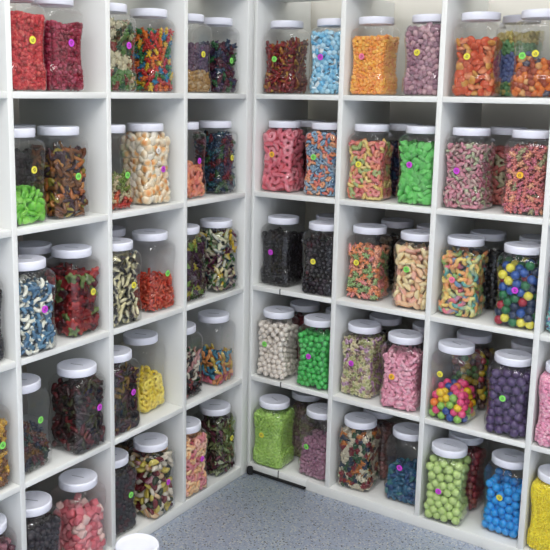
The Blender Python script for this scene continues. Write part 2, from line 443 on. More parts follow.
def shell_points(r, fill, slope, seed, rng):
    """two layers of tiny pieces right behind the plastic and on top"""
    out = []
    for lay in (0, 1):
        n = int((.52*fill)/(math.pi*r*r)*1.25)
        a = rng.uniform(-1, 1, n)*.0685; side = rng.integers(0, 4, n); z = rng.uniform(.0035+r, fill-r, n)
        P = np.stack([np.where(side == 0, .09, np.where(side == 1, -.09, a)), np.where(side == 2, .09, np.where(side == 3, -.09, a)), z], 1)
        for _ in range(3):
            s, nn = sdf(P); P[:, :2] -= nn*(s+r*(1+1.5*lay))[:, None]
        P = P[P[:, 2] < top_z(P, fill, slope, seed)-r]
        out.append(P)
        n = int(.016/(math.pi*r*r)*1.2)
        P = np.stack([rng.uniform(-.062, .062, n), rng.uniform(-.062, .062, n), np.full(n, fill)], 1)
        P[:, 2] = top_z(P, fill, slope, seed)-r*(1+1.4*lay)
        for _ in range(2):
            s, nn = sdf(P); o = np.maximum(s+r, 0); P[:, :2] -= nn*o[:, None]
        out.append(P)
    return np.concatenate(out)
def rand_rot(rng):
    q = rng.normal(size=4); q /= np.linalg.norm(q); w, x, y, z = q
    return np.array([[1-2*(y*y+z*z), 2*(x*y-z*w), 2*(x*z+y*w)], [2*(x*y+z*w), 1-2*(x*x+z*z), 2*(y*z-x*w)], [2*(x*z-y*w), 2*(y*z+x*w), 1-2*(x*x+y*y)]])
def rot_to(nrm, rng, wob=.35):
    n = np.array(nrm)+rng.normal(size=3)*wob; n /= np.linalg.norm(n)
    a = rng.normal(size=3); a -= n*(a@n); a /= np.linalg.norm(a); b = np.cross(n, a)
    return np.stack([a, b, n], 1)

# camera model, also used to count how much of each candy the picture shows
CAM = dict(c=np.array([1.70305, -2.5638, .0254+Z0]), yaw=.61386, pitch=-.16997, roll=.01341, f=827.192, px=-43.2017, py=-41.558)
def cam_axes():
    ya, pi_, ro = CAM['yaw'], CAM['pitch'], CAM['roll']
    fw = np.array([-math.sin(ya)*math.cos(pi_), math.cos(ya)*math.cos(pi_), math.sin(pi_)])
    r = np.array([math.cos(ya), math.sin(ya), 0]); u = np.cross(r, fw)
    return r*math.cos(ro)+u*math.sin(ro), -r*math.sin(ro)+u*math.cos(ro), fw
RX, UX, FX = cam_axes()
def project(P):
    d = P-CAM['c']; z = d@FX
    return 275+CAM['px']+CAM['f']*(d@RX)/z, 275+CAM['py']-CAM['f']*(d@UX)/z, z

JARS = []      # filled below, then poured in one go
CANDY = []     # every piece: dict
def local_frame(unit, c, row, u, v):
    if unit == 'R': u = min(max(u, .0705 if c else .068), WR-.0705)
    if unit == 'L': u = min(max(u, .0705), WL-.0705)
    z = shelf_top(row)
    if unit == 'R': return np.array([c*(WR+T)+u, v, z]), 0.0
    if unit == 'L': return np.array([XL-v, YL-c*(WL+T)-u, z]), math.pi/2
    return np.array([u, v, 0.0]), .9
def cell_quad(unit, c, row):
    z0 = shelf_top(row); z1 = (Z0+PITCH) if row == 0 else zrow(row-1)
    if unit == 'R': a, b = c*(WR+T), c*(WR+T)+WR; return np.array([[a, 0, z0], [b, 0, z0], [b, 0, z1], [a, 0, z1]])
    a, b = YL-c*(WL+T), YL-c*(WL+T)-WL; return np.array([[XL, b, z0], [XL, a, z0], [XL, a, z1], [XL, b, z1]])

def J(unit, c, row, u, v, phrase, stem, noun, shape, size, cols, fill, sticker=None, sugar=0, slope=(0, 0), spos=(-.008, .135), tiny=False, core=None, back=False, lay=None):
    JARS.append(dict(unit=unit, c=c, row=row, u=u, v=v, phrase=phrase, stem=stem, noun=noun, shape=shape, size=size, cols=cols, fill=fill, sticker=sticker,
                     sugar=sugar, slope=slope, spos=spos, tiny=tiny, core=core, back=back, lay=lay))

# ---- right unit, top visible row
J('R', 0, 0, .066, .09, 'dark red cola gummies', 'cola_gummy', 'cola gummy', 'bottle', .0180, [('dark red', '#7d1220', '#a8302a', 5), ('brown', '#6b2c14', '#c07a32', 2), ('amber', '#b06a1e', '#e0b050', 1.6)], .197, 'green', 0, (0, .05), (-.012, .125))
J('R', 0, 0, .262, .09, 'pale blue gummy drops', 'blue_gummy_drop', 'gummy drop', 'drop', .0125, [('pale blue', '#84c6e4', '#eef7fa', 3), ('light blue', '#acdaee', '#f4fafc', 2), ('sky blue', '#5cb2dc', '#e0f0f8', 2)], .226, 'magenta', 2, (0, 0), (-.016, .13))
J('R', 1, 0, .068, .09, 'orange sugared chews', 'orange_sour_chew', 'sugared chew', 'cube', .0100, [('orange', '#f7a316', '#f7a316', 3), ('deep orange', '#f08c0c', '#f08c0c', 1), ('light orange', '#fab830', '#fab830', 2)], .203, 'pink', 1, (0, .05), (-.014, .13))
J('R', 1, 0, .266, .09, 'mauve sugared chews', 'mauve_sour_chew', 'sugared chew', 'nugget', .0120, [('mauve', '#8a5468', '#b58496', 3), ('plum', '#6c3b55', '#9a6a80', 2), ('dusty pink', '#b07f8c', '#d2a8b0', 2)], .232, 'yellow', 1, (0, 0), (-.012, .14))
J('R', 2, 0, .078, .09, 'peach orange gummy slices', 'peach_gummy_slice', 'gummy slice', 'disc', .0165, [('orange red', '#dd5a34', '#e8764a', 3), ('peach', '#e88a5a', '#f2a878', 2), ('amber', '#e09a3e', '#ecbc6a', 1)], .185, 'yellow', 0, (0, 0), (-.016, .125))
J('R', 2, 0, .272, .09, 'orange and brown gummy fruits', 'orange_brown_gummy', 'gummy fruit', 'nugget', .0130, [('orange', '#e8742a', '#f29a4a', 3), ('rust', '#a3452c', '#c86a48', 3), ('slate', '#4d4a5c', '#7a7688', 1), ('light orange', '#eda75c', '#f2c488', 1)], .118, ['green', 'yellow'], 0, (-.15, 0), (-.030, .125))
J('R', 2, 0, .160, .245, 'layered green blue and yellow gummies', 'layered_gummy', 'gummy bead', 'nugget', .0105, [('yellow', '#d6c254', '#e4d680'), ('green', '#4f9a50', '#78b878'), ('blue', '#3a56a0', '#6a86c0')], .215, None, 1, (0, 0), tiny=False, back=True, lay=lambda p, g: 0 if p[2] > .175 or p[2] < .05 and g.random() < .4 else (1 if p[2] > .14 or p[2] < .05 else 2))
# ---- right unit, second row
J('R', 0, 1, .066, .09, 'red sugared rings', 'red_ring', 'sugared ring', 'ring', .0215, [('red', '#d3304c', '#e0657a', 3), ('pink red', '#dd4a62', '#ea8a98', 2)], .236, 'orange', 1, (0, 0), (-.012, .14))
J('R', 0, 1, .252, .09, 'blue and red mixed rings', 'blue_red_ring', 'mixed ring', 'ring', .0125, [('blue', '#3b6f9c', '#7fa8c4', 3), ('red', '#d0483e', '#e27a62', 2), ('orange', '#e07a3c', '#eda878', 2), ('grey blue', '#68788c', '#98a8b8', 2)], .232, 'green', 1, (0, 0), (-.020, .14))
J('R', 0, 1, .090, .24, 'dark red gummies behind the red rings', 'dark_red_gummy', 'gummy', 'nugget', .0125, [('dark red', '#5a1420', '#7a2430')], .2, None, 0, back=True)
J('R', 1, 1, .070, .09, 'pink yellow and green sugared rings', 'pastel_ring', 'sugared ring', 'ring', .0155, [('pink', '#d0504e', '#e08078', 3), ('yellow', '#d8b040', '#e4cc78', 2.6), ('green', '#7c9a3c', '#a8b870', 1.3), ('salmon', '#e0744a', '#ea9670', 3)], .208, 'yellow', 1, (0, .08), (-.016, .125))
J('R', 1, 1, .262, .09, 'bright green sugared slices', 'green_slice', 'sugared slice', 'disc', .0175, [('bright green', '#3cc23c', '#6cd862', 3), ('green', '#2fae34', '#58c852', 2)], .212, 'magenta', 1, (0, 0), (-.014, .135))
J('R', 1, 1, .130, .245, 'dark blue gummies behind the green slices', 'dark_blue_gummy', 'gummy', 'nugget', .0125, [('dark blue', '#20304e', '#34486c'), ('plum', '#3c2438', '#5a3a52')], .2, None, 0, back=True)
J('R', 2, 1, .067, .09, 'pink and green sour watermelon pieces', 'watermelon_sour', 'sour piece', 'wedge', .0125, [('pink', '#b8486a', '#c87a8c', 4), ('green', '#6c8250', '#a8b088', 1.6), ('rose', '#9c3a56', '#b89890', 3)], .218, 'magenta', 1, (0, 0), (-.014, .125))
J('R', 2, 1, .262, .09, 'salmon pink sour pieces', 'salmon_sour', 'sour piece', 'bear', .0170, [('salmon', '#d0645c', '#e09080', 3), ('pink', '#c04e68', '#d88494', 3), ('peach', '#dc9468', '#e8b890', 1.5), ('olive', '#908a58', '#b0a880', .8)], .222, 'orange', 1, (0, 0), (-.010, .125))
J('R', 2, 1, .140, .25, 'big dark red rings behind the watermelon pieces', 'big_red_ring', 'big ring', 'ring', .020, [('dark red', '#b03a38', '#cc6a5c', 3), ('olive', '#8a8a58', '#b0a880', 1)], .2, None, 1, back=True)
# ---- right unit, third row
J('R', 0, 2, .066, .098, 'black licorice drops', 'black_drop', 'licorice drop', 'nugget', .0092, [('black', '#141216', '#201c22', 4), ('dark grey', '#26242a', '#343038', 1)], .205, 'magenta', 0, (0, .05), (-.010, .13))
J('R', 0, 2, .268, .068, 'blackish purple berry balls', 'berry_ball', 'berry ball', 'ball', .0098, [('blackish purple', '#1c141e', '#1c141e', 3), ('dark plum', '#34222e', '#34222e', 1)], .205, 'yellow', 0, (0, 0), (-.012, .125))
J('R', 0, 2, .200, .235, 'dark cherry gummies behind the black licorice', 'cherry_gummy', 'gummy', 'nugget', .0125, [('dark cherry', '#3c1018', '#561c24')], .2, None, 0, back=True)
J('R', 1, 2, .066, .108, 'pastel orange green and pink gummies', 'pastel_gummy', 'sugared gummy', 'bear', .0185, [('peach', '#e89468', '#f0b898', 3), ('green', '#86a85a', '#a8c488', 2), ('pink', '#e0807a', '#eeaca4', 2), ('orange', '#e8843e', '#f0aa70', 1.5)], .2, 'yellow', 1, (0, 0), (-.018, .135))
J('R', 1, 2, .262, .09, 'peach and yellow sugared wedges', 'peach_wedge', 'sugared wedge', 'wedge', .0185, [('peach', '#eea468', '#f4c898', 3), ('yellow', '#ecca78', '#f2dea8', 3), ('salmon', '#e68e70', '#eeb49c', 1.5)], .222, 'green', 1, (0, 0), (-.012, .14))
J('R', 1, 2, .09, .30, 'black and white gummies behind the pastel gummies', 'black_white_gummy', 'gummy', 'nugget', .0135, [('black', '#1c1a18', '#2a2824', 3), ('cream', '#a89c80', '#c8bea4', 1)], .2, None, 0, back=True)
J('R', 1, 2, .250, .255, 'dark brown gummies behind the peach wedges', 'dark_brown_gummy', 'gummy', 'nugget', .0125, [('dark brown', '#241a18', '#3a2a24')], .2, None, 0, back=True)
J('R', 2, 2, .067, .10, 'rainbow sour gummy worms', 'rainbow_worm', 'sour worm', 'worm', .0250, [('orange and yellow', '#e8883a', '#ecd060', 3), ('teal and yellow', '#2f9c96', '#d8d070', 2), ('green and orange', '#78b048', '#ea9a50', 2), ('pink and blue', '#dc5a70', '#5a94b8', 1.4)], .213, 'pink', 1, (0, 0), (-.016, .125))
J('R', 2, 2, .266, .079, 'dark mixed gumballs', 'dark_mixed_gumball', 'gumball', 'ball', .0146, [('green', '#116a3c', '#116a3c', 4), ('blue', '#1c4f9a', '#1c4f9a', 3), ('yellow', '#e6dc4a', '#e6dc4a', 2.2), ('red', '#a01c34', '#a01c34', 2), ('navy', '#10284a', '#10284a', 2)], .222, 'magenta', 2, (0, 0), (-.002, .125))
J('R', 2, 2, .095, .250, 'black balls behind the rainbow worms', 'black_ball', 'black ball', 'ball', .0125, [('black', '#16141a', '#16141a')], .2, None, 2, back=True)
J('R', 2, 2, .262, .255, 'black gummies behind the dark gumballs', 'black_gummy', 'gummy', 'nugget', .0125, [('black', '#181618', '#242024')], .2, None, 0, back=True)
J('R', 3, 2, .068, .09, 'blue green and pink candy twists', 'twist_candy', 'candy twist', 'belt', .017, [('teal', '#3fa8a8', '#8fd0cc'), ('blue', '#4a86c0', '#a0c8e0'), ('pink', '#d87a90', '#eeb4c0')], .2, None, 1)
# ---- right unit, fourth row
J('R', 0, 3, .072, .074, 'white gumballs', 'white_gumball', 'gumball', 'ball', .0113, [('white', '#e6ddd2', '#e6ddd2')], .222, 'green', 2, (0, .04), (-.020, .135))
J('R', 0, 3, .254, .072, 'green gumballs', 'green_gumball', 'gumball', 'ball', .0113, [('green', '#4cbf5e', '#4cbf5e')], .212, 'magenta', 2, (0, 0), (-.006, .125))
J('R', 0, 3, .102, .222, 'red balls behind the white gumballs', 'red_ball', 'red ball', 'ball', .0115, [('red', '#8a2430', '#8a2430')], .205, None, 2, back=True)
J('R', 0, 3, .262, .225, 'red gummies behind the green gumballs', 'red_gummy', 'gummy', 'nugget', .0125, [('dark red', '#6a2028', '#8a3038')], .2, None, 0, back=True)
J('R', 1, 3, .065, .098, 'tiny olive and mauve flower candies', 'flower_candy', 'flower candy', 'flower', .0115, [('olive', '#9aa050', '#c0c088', 3), ('mauve', '#a06a90', '#c8a0bc', 2.5), ('straw', '#c4b478', '#dcd0a8', 2.5), ('brown', '#7a5a48', '#a08670', 2)], .222, 'magenta', 1, (0, 0), (-.012, .125))
J('R', 1, 3, .242, .069, 'pink heart chews', 'pink_heart', 'heart chew', 'heart', .0140, [('pink', '#e07c9c', '#f0a6bc', 3), ('light pink', '#ea96b0', '#f4bccb', 2)], .207, 'orange', 1, (0, 0), (-.018, .12))
J('R', 1, 3, .085, .245, 'maroon gummies behind the flower candies', 'maroon_gummy', 'gummy', 'nugget', .0125, [('maroon', '#3e1820', '#5c2a30')], .2, None, 0, back=True)
J('R', 1, 3, .262, .235, 'brown gummies behind the pink hearts', 'brown_gummy', 'gummy', 'nugget', .0125, [('brown', '#33241f', '#4a362e')], .2, None, 0, back=True)
J('R', 2, 3, .068, .072, 'neon mixed gumballs', 'neon_gumball', 'gumball', 'ball', .0136, [('yellow', '#f0c81e', '#f0c81e', 3), ('lime green', '#8cc052', '#8cc052', 2.5), ('pink', '#e0447a', '#e0447a', 3), ('orange', '#f08030', '#f08030', 2.5), ('blue', '#2a4a96', '#2a4a96', 1.3)], .118, 'yellow', 2, (0, .25), (-.022, .165))
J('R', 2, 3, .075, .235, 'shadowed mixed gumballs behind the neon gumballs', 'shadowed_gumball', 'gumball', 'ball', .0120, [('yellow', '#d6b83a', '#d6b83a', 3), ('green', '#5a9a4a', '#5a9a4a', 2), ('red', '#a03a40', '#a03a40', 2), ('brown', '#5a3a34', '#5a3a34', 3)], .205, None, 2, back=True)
J('R', 2, 3, .263, .068, 'purple gumballs', 'purple_gumball', 'gumball', 'ball', .0152, [('purple', '#4a3562', '#4a3562')], .224, 'green', 2, (0, 0), (-.008, .13))
J('R', 2, 3, .268, .235, 'black pearls behind the purple gumballs', 'black_pearl', 'black pearl', 'ball', .0125, [('black', '#1a181c', '#1a181c')], .2, None, 2, back=True)
J('R', 3, 3, .066, .066, 'pink bubblegum nuggets', 'pink_nugget', 'bubblegum nugget', 'nugget', .0070, [('pink', '#e48aae', '#f0aec6', 3), ('light pink', '#eeaac0', '#f6cad6', 2)], .226, None, 2, (0, 0), tiny=True)
# ---- right unit, bottom row
J('R', 0, 4, .066, .064, 'lime green sugar clusters', 'lime_cluster', 'sugar cluster', 'nugget', .0095, [('lime green', '#93c336', '#acd65a', 3), ('lime', '#82b428', '#9cca4c', 2)], .222, 'yellow', 1, (0, 0), (-.016, .13))
J('R', 0, 4, .268, .09, 'mauve sugared cubes', 'mauve_cube', 'sugared cube', 'cube', .0125, [('mauve', '#8e5472', '#8e5472', 3), ('dusty mauve', '#a06c86', '#a06c86', 2)], .150, 'green', 1, (0, .10), (-.022, .122))
J('R', 0, 4, .125, .215, 'brown and olive gummies behind the lime clusters', 'olive_gummy', 'gummy', 'nugget', .0115, [('brown', '#5c443a', '#806456', 3), ('olive', '#6e6c40', '#908e60', 2), ('mauve', '#6a4a58', '#8c6c78', 1)], .205, None, 1, back=True)
J('R', 1, 4, .063, .097, 'mixed white green and red frog gummies', 'mixed_frog', 'frog gummy', 'frog', .0145, [('white', '#e4dcc4', '#efe9d8', 3.5), ('dark green', '#2f5a38', '#cfd0a8', 2), ('dark red', '#8a2430', '#d8c4a8', 2.5), ('orange', '#d0803a', '#e8c088', 1.5), ('navy', '#2a3850', '#c4c4b4', 1)], .228, None, 0, (0, 0))
J('R', 1, 4, .082, .230, 'rust red gummies behind the frog gummies', 'rust_gummy', 'gummy', 'nugget', .0125, [('rust red', '#703028', '#904a40', 3), ('brown', '#4a2a26', '#6a443c', 2)], .2, None, 1, back=True)
J('R', 1, 4, .258, .112, 'teal blue gummy drops', 'teal_drop', 'gummy drop', 'disc', .0155, [('teal blue', '#1f5c82', '#3a80a2', 3), ('deep blue', '#22487c', '#3a689a', 2), ('sea green', '#2c7478', '#509696', 1)], .122, 'magenta', 0, (0, .1), (-.006, .135))
J('R', 2, 4, .070, .064, 'light green gumballs', 'light_green_gumball', 'gumball', 'ball', .0150, [('light green', '#bcd684', '#bcd684')], .228, 'magenta', 2, (0, 0), (-.010, .115))
J('R', 2, 4, .080, .200, 'dark red balls behind the light green gumballs', 'dark_red_ball', 'red ball', 'ball', .0125, [('dark red', '#8e3038', '#8e3038', 3), ('rust', '#8e4a40', '#8e4a40', 1)], .215, None, 2, back=True)
J('R', 2, 4, .270, .105, 'bright blue gumballs', 'bright_blue_gumball', 'gumball', 'ball', .0145, [('bright blue', '#1a98e6', '#1a98e6')], .180, 'yellow', 2, (0, .1), (-.004, .135))
J('R', 3, 4, .066, .076, 'yellow candy grains', 'yellow_grain', 'candy grain', 'grain', .0042, [('yellow', '#fbe80c', '#fdf040', 3), ('deep yellow', '#f2da04', '#f8e620', 2)], .226, None, 2, (0, 0), tiny=True)
# ---- left unit, top visible row (column 0 is the one by the corner)
J('L', 0, 0, .072, .09, 'big purple blue and green gummies', 'dinosaur_gummy', 'big gummy', 'bear', .0250, [('maroon', '#5c1c34', '#7c3450', 3), ('dark blue', '#26405c', '#3c5c7c', 2), ('green', '#2f6a3c', '#4a8a54', 1.5), ('purple', '#40264e', '#5c3e6c', 2)], .185, 'green', 0, (0, 0), (.006, .115))
J('L', 0, 0, .240, .09, 'golden brown gummies under purple ones', 'golden_gummy', 'gummy', 'nugget', .0095, [('golden brown', '#a8783a', '#d0a860', 3), ('tan', '#c09a68', '#dcc498', 2), ('dusty purple', '#5a4058', '#7c6078', 3)], .170, 'yellow', 0, (0, 0), (.010, .13), lay=lambda p, g: 2 if p[2] > .075 else (0 if g.random() < .6 else 1))
J('L', 1, 0, .072, .09, 'bright mixed gummy bears', 'mixed_bear', 'gummy bear', 'bear', .0185, [('red', '#d0302c', '#e05a4a', 3.5), ('orange', '#ee8030', '#f4a860', 2.5), ('blue', '#2c86b0', '#5cacc8', 2), ('yellow', '#ecc82e', '#f4e070', 1.2), ('green', '#3a8a4c', '#64ac70', 1.5)], .205, None, 0)
J('L', 1, 0, .262, .09, 'green and cream frog gummies', 'green_frog', 'frog gummy', 'frog', .0210, [('dark green', '#27573a', '#d2d4a4', 3), ('cream', '#dcd6b4', '#c8a890', 3), ('green', '#5d8a48', '#e0dcb4', 2), ('brick red', '#8a3a34', '#dcc4a8', 1)], .222, 'magenta', 0, (0, 0), (.020, .14))
J('L', 2, 0, .121, .09, 'crimson rock candy chips', 'crimson_chip', 'rock candy chip', 'nugget', .0068, [('crimson', '#9c1036', '#b82c50', 3), ('dark crimson', '#7a0a28', '#9c2040', 2), ('rose', '#c03c5c', '#d06080', 1)], .188, 'magenta', 0, tiny=True, spos=(.008, .135))
J('L', 2, 0, .262, .09, 'bright red rock candy chips', 'red_chip', 'rock candy chip', 'nugget', .0068, [('bright red', '#d81e2e', '#e84a4e', 3), ('red', '#be1424', '#d43440', 2), ('coral', '#e84c48', '#f07a70', 1)], .203, 'yellow', 0, tiny=True, spos=(.010, .135))
J('L', 3, 0, .066, .09, 'grey blue gummies', 'grey_gummy', 'gummy', 'nugget', .0125, [('grey blue', '#6c7684', '#949eaa', 3), ('pale grey', '#9aa2ac', '#bcc4ca', 1)], .19, None, 1)
# ---- left unit, second row
J('L', 0, 1, .068, .09, 'dark blue red and green gummies', 'dark_mixed_gummy', 'gummy', 'bear', .0210, [('dark blue', '#1c3a56', '#32587a', 3), ('dark red', '#6a1a28', '#8a3440', 2.5), ('green', '#2c5a30', '#4a7c48', 2), ('teal', '#1c5a68', '#3a7c88', 1)], .228, 'yellow', 0, (0, 0), (.012, .13))
J('L', 0, 1, .264, .09, 'orange sour worms', 'orange_worm', 'sour worm', 'worm', .0240, [('orange', '#e07038', '#ec9860', 3), ('coral', '#dc5a40', '#ea8c70', 2)], .120, 'magenta', 1, (.15, 0), (.012, .13))
J('L', 1, 1, .092, .09, 'cream and peach gummy slices', 'cream_slice', 'gummy slice', 'egg', .0190, [('cream', '#eab06c', '#efe4cc', 3), ('pale peach', '#f0d2a8', '#f0e2c6', 2.5), ('peach', '#e2964c', '#f0d4a8', 1.5), ('white', '#ece2cc', '#f1ebdc', 2)], .240, ['magenta', 'white'], 2, (0, 0), (.012, .115))
J('L', 1, 1, .276, .09, 'green yellow and orange gummies', 'tropical_gummy', 'gummy', 'bear', .0170, [('yellow green', '#8a9a4a', '#c4c888', 3), ('orange', '#e0643a', '#ec9470', 3), ('red', '#cc3c38', '#dc706a', 2), ('cream', '#d8c8a0', '#e6dcc4', 1.5)], .108, 'green', 0, (.2, 0), (.022, .108), lay=lambda p, g: (int(g.choice([1, 2, 3])) if p[2] < .06 else int(g.choice([0, 0, 3]))))
J('L', 2, 1, .108, .09, 'brown and orange gummy snakes', 'brown_snake', 'gummy snake', 'snake', .0320, [('brown', '#6a3a1c', '#a06a34', 3), ('orange', '#b8642a', '#d89a50', 2), ('dark purple', '#36202c', '#54343e', 2.5), ('olive yellow', '#98882e', '#c0b258', 1.2)], .200, 'green', 0, (0, 0), (.014, .12))
J('L', 2, 1, .278, .09, 'bright green sour pucks', 'green_puck', 'sour puck', 'disc', .0165, [('bright green', '#5cb62c', '#86d050', 3), ('lime green', '#78c83c', '#9cdc68', 2)], .098, 'yellow', 2, (.1, .1), (.010, .150))
J('L', 2, 1, .135, .245, 'dark plum gummies behind the gummy snakes', 'dark_plum_gummy', 'gummy', 'nugget', .0125, [('dark plum', '#3a2228', '#543840')], .19, None, 0, back=True)
# ---- left unit, third row
J('L', 0, 2, .080, .074, 'mixed green white and purple sharks', 'mixed_shark', 'shark gummy', 'shark', .0240, [('green', '#3f7436', '#e6e4c8', 3), ('purple', '#5c2440', '#e0d4bc', 2.5), ('yellow', '#e0c238', '#f0e6b0', 2), ('dark teal', '#1a3c46', '#e0e2d0', 2), ('cream', '#e8e2c4', '#c8d0a8', 1.5)], .236, None, 0)
J('L', 0, 2, .270, .08, 'dark purple and lime gummies', 'purple_lime_gummy', 'gummy', 'frog', .0175, [('dark purple', '#46243c', '#6a4460', 3), ('lime green', '#74963c', '#a8c070', 2), ('brown', '#4c3a2c', '#7a6650', 2), ('yellow', '#b4a83a', '#d4cc78', 1)], .225, None, 0)
J('L', 1, 2, .072, .088, 'red orange gummy fish', 'red_fish', 'gummy fish', 'fish', .0130, [('red orange', '#dc3a24', '#ea6a48', 3), ('coral', '#e4573c', '#f08a6c', 1.5)], .110, 'green', 0, (.25, 0), (.014, .125))
J('L', 1, 2, .279, .062, 'black and cream striped gummies', 'striped_gummy', 'striped gummy', 'shark', .0235, [('black and cream', '#1a1a18', '#e6dfb8', 3), ('cream', '#ddd6a8', '#2a2a24', 2)], .228, 'yellow', 2, (0, 0), (.018, .125))
J('L', 1, 2, .110, .245, 'brown gummies behind the red fish', 'brown_gummy_piece', 'gummy', 'nugget', .0125, [('brown', '#4a3a34', '#68564e')], .05, None, 0, back=True)
J('L', 2, 2, .071, .084, 'dark red and green rose gummies', 'rose_gummy', 'rose gummy', 'flower', .0210, [('dark red', '#7a1418', '#981f22', 4), ('red', '#a8242a', '#c4403c', 2), ('green', '#51682f', '#7e9455', 1.4), ('maroon', '#48101a', '#641c26', 2)], .200, 'yellow', 0, (0, 0), (.018, .13))
J('L', 2, 2, .278, .060, 'blue and white dolphin gummies', 'blue_dolphin', 'dolphin gummy', 'crescent', .0200, [('blue', '#3f6a8a', '#dfe6dc', 3), ('steel blue', '#537f9c', '#e6e8dc', 2), ('white', '#e8e8d8', '#c6d2d4', 2.4)], .210, 'magenta', 2, (0, 0), (.014, .125))
J('L', 2, 2, .110, .215, 'dark grey gummies behind the rose gummies', 'dark_grey_gummy', 'gummy', 'nugget', .0125, [('dark grey', '#2c2a2e', '#403c40')], .18, None, 0, back=True)
J('L', 3, 2, .066, .09, 'black currant pastilles', 'currant_pastille', 'pastille', 'nugget', .0090, [('black', '#1a161c', '#2a242c')], .2, None, 0)
# ---- left unit, fourth row
J('L', 0, 3, .074, .086, 'bright yellow blue and pink gummy fish', 'bright_fish', 'gummy fish', 'fish', .0190, [('blue', '#2f7ea0', '#6cb0c4', 3), ('yellow', '#dcb83c', '#ecd880', 3), ('pink', '#d04a68', '#e4889a', 2), ('orange', '#e08a3c', '#eeb478', 2)], .122, None, 0, (-.15, 0), lay=lambda p, g: int(g.choice([2, 2, 3])) if p[2] < .035 else int(g.choice([0, 0, 1, 3])))
J('L', 0, 3, .272, .092, 'black pink and white licorice gummies', 'licorice_mix', 'licorice gummy', 'crescent', .0190, [('black', '#1e1a1c', '#8a2432', 3), ('dark red', '#8a2430', '#b04a50', 2), ('white', '#e4dccc', '#d8c8b0', 2), ('pink', '#d49a98', '#ead0c8', 1)], .170, None, 0, lay=lambda p, g: int(g.choice([0, 1, 0])) if p[2] < .07 else int(g.choice([2, 0, 3, 2])))
J('L', 1, 3, .082, .124, 'yellow gummy rings', 'yellow_ring', 'gummy ring', 'ring', .0155, [('yellow', '#e6cc24', '#f0dc58', 3), ('deep yellow', '#d8b81c', '#ead048', 1.5)], .115, None, 2, (.25, 0))
J('L', 1, 3, .276, .070, 'dark maroon and gold gummies', 'maroon_gold_gummy', 'gummy', 'snake', .0300, [('dark maroon', '#3a141c', '#5a2a2c', 3), ('gold brown', '#7c5c24', '#a88840', 2), ('black', '#1e1818', '#383030', 2), ('plum', '#4c2038', '#6c3c54', 1.5)], .205, 'magenta', 0, (0, 0), (.020, .13))
J('L', 2, 3, .078, .064, 'dark maroon gummy snakes', 'maroon_snake', 'gummy snake', 'snake', .0320, [('dark maroon', '#2e1014', '#4e1e22', 4), ('dark red', '#5c141c', '#822a2e', 2), ('blackish brown', '#1c1412', '#36261f', 3), ('dark olive', '#3a3a20', '#565638', 1)], .222, 'magenta', 0, (0, 0), (.024, .13))
J('L', 2, 3, .279, .095, 'brown and dark green gummies', 'brown_green_gummy', 'gummy', 'bear', .0190, [('brown', '#6c4426', '#98703e', 3), ('dark green', '#2c3e2c', '#4a5e46', 2), ('dark red', '#58181e', '#7c3438', 2), ('navy', '#1e2438', '#383e58', 1.5)], .115, 'green', 0, (.1, 0), (.012, .15))
J('L', 3, 3, .066, .080, 'yellow and brown peanut brittle gummies', 'brittle_gummy', 'gummy', 'bear', .0200, [('yellow', '#d8a82c', '#eccc68', 3), ('brown', '#8c5c30', '#b88a50', 3)], .19, 'green', 0, (0, 0), (.024, .13))
# ---- left unit, bottom row
J('L', 0, 4, .073, .076, 'dark maroon and olive leaf gummies', 'olive_leaf_gummy', 'leaf gummy', 'shark', .0200, [('dark maroon', '#4a1a28', '#7c4050', 3), ('olive', '#5c6838', '#98a070', 2.5), ('dark brown', '#30221c', '#5a463a', 2), ('pale green', '#a4b088', '#ccd4b4', 1)], .215, 'yellow', 0, (0, 0), (.018, .135))
J('L', 0, 4, .278, .064, 'peach and red sugared rings', 'peach_ring', 'peach ring', 'ring', .0150, [('peach', '#ecb070', '#f4d09c', 4), ('red', '#c84858', '#dc8088', 2), ('salmon', '#e08a70', '#eeb49c', 2)], .218, 'magenta', 1, (0, 0), (.020, .13))
J('L', 1, 4, .100, .064, 'mixed white red and yellow slice gummies', 'slice_gummy', 'slice gummy', 'wedge', .0195, [('white', '#ded4bc', '#f0e8d8', 3), ('dark red', '#5c1420', '#7c2830', 2.2), ('yellow', '#d0b428', '#e6d870', 2), ('peach', '#dc9050', '#ecd0a8', 2), ('dark green', '#20291a', '#3f4a30', 2), ('pink', '#b83c68', '#e0b0b8', .7)], .228, 'magenta', 0, (0, 0), (.012, .115))
J('L', 1, 4, .275, .088, 'blackish licorice gummies', 'blackish_gummy', 'licorice gummy', 'nugget', .0115, [('blackish', '#1e1c20', '#322e34', 4), ('dark maroon', '#3c1820', '#562c34', 1.5)], .220, 'green', 0, (0, 0), (.026, .13))
J('L', 1, 4, .120, .215, 'brown gummies behind the mixed slice gummies', 'toffee_gummy', 'gummy', 'nugget', .0135, [('brown', '#7a5638', '#a07c58', 3), ('dark brown', '#48301f', '#684c38', 2)], .22, None, 0, back=True)
J('L', 2, 4, .086, .060, 'pink and white sugared slices', 'pink_slice', 'sugared slice', 'cube', .0185, [('pink red', '#d25060', '#d25060', 3), ('rose', '#dc7c84', '#dc7c84', 2.5), ('pale pink', '#ecc4bc', '#ecc4bc', 1.6)], .172, None, 1, (-.1, 0))
J('L', 2, 4, .280, .060, 'dark prune gummies', 'prune_gummy', 'gummy', 'nugget', .0125, [('dark prune', '#221a20', '#3c3036')], .205, None, 0)
J('L', 3, 4, .066, .070, 'dark raspberry gummies', 'raspberry_gummy', 'gummy', 'nugget', .0125, [('dark raspberry', '#4c1828', '#6c3040', 3), ('rose', '#9c5868', '#b88088', 1)], .2, None, 0)

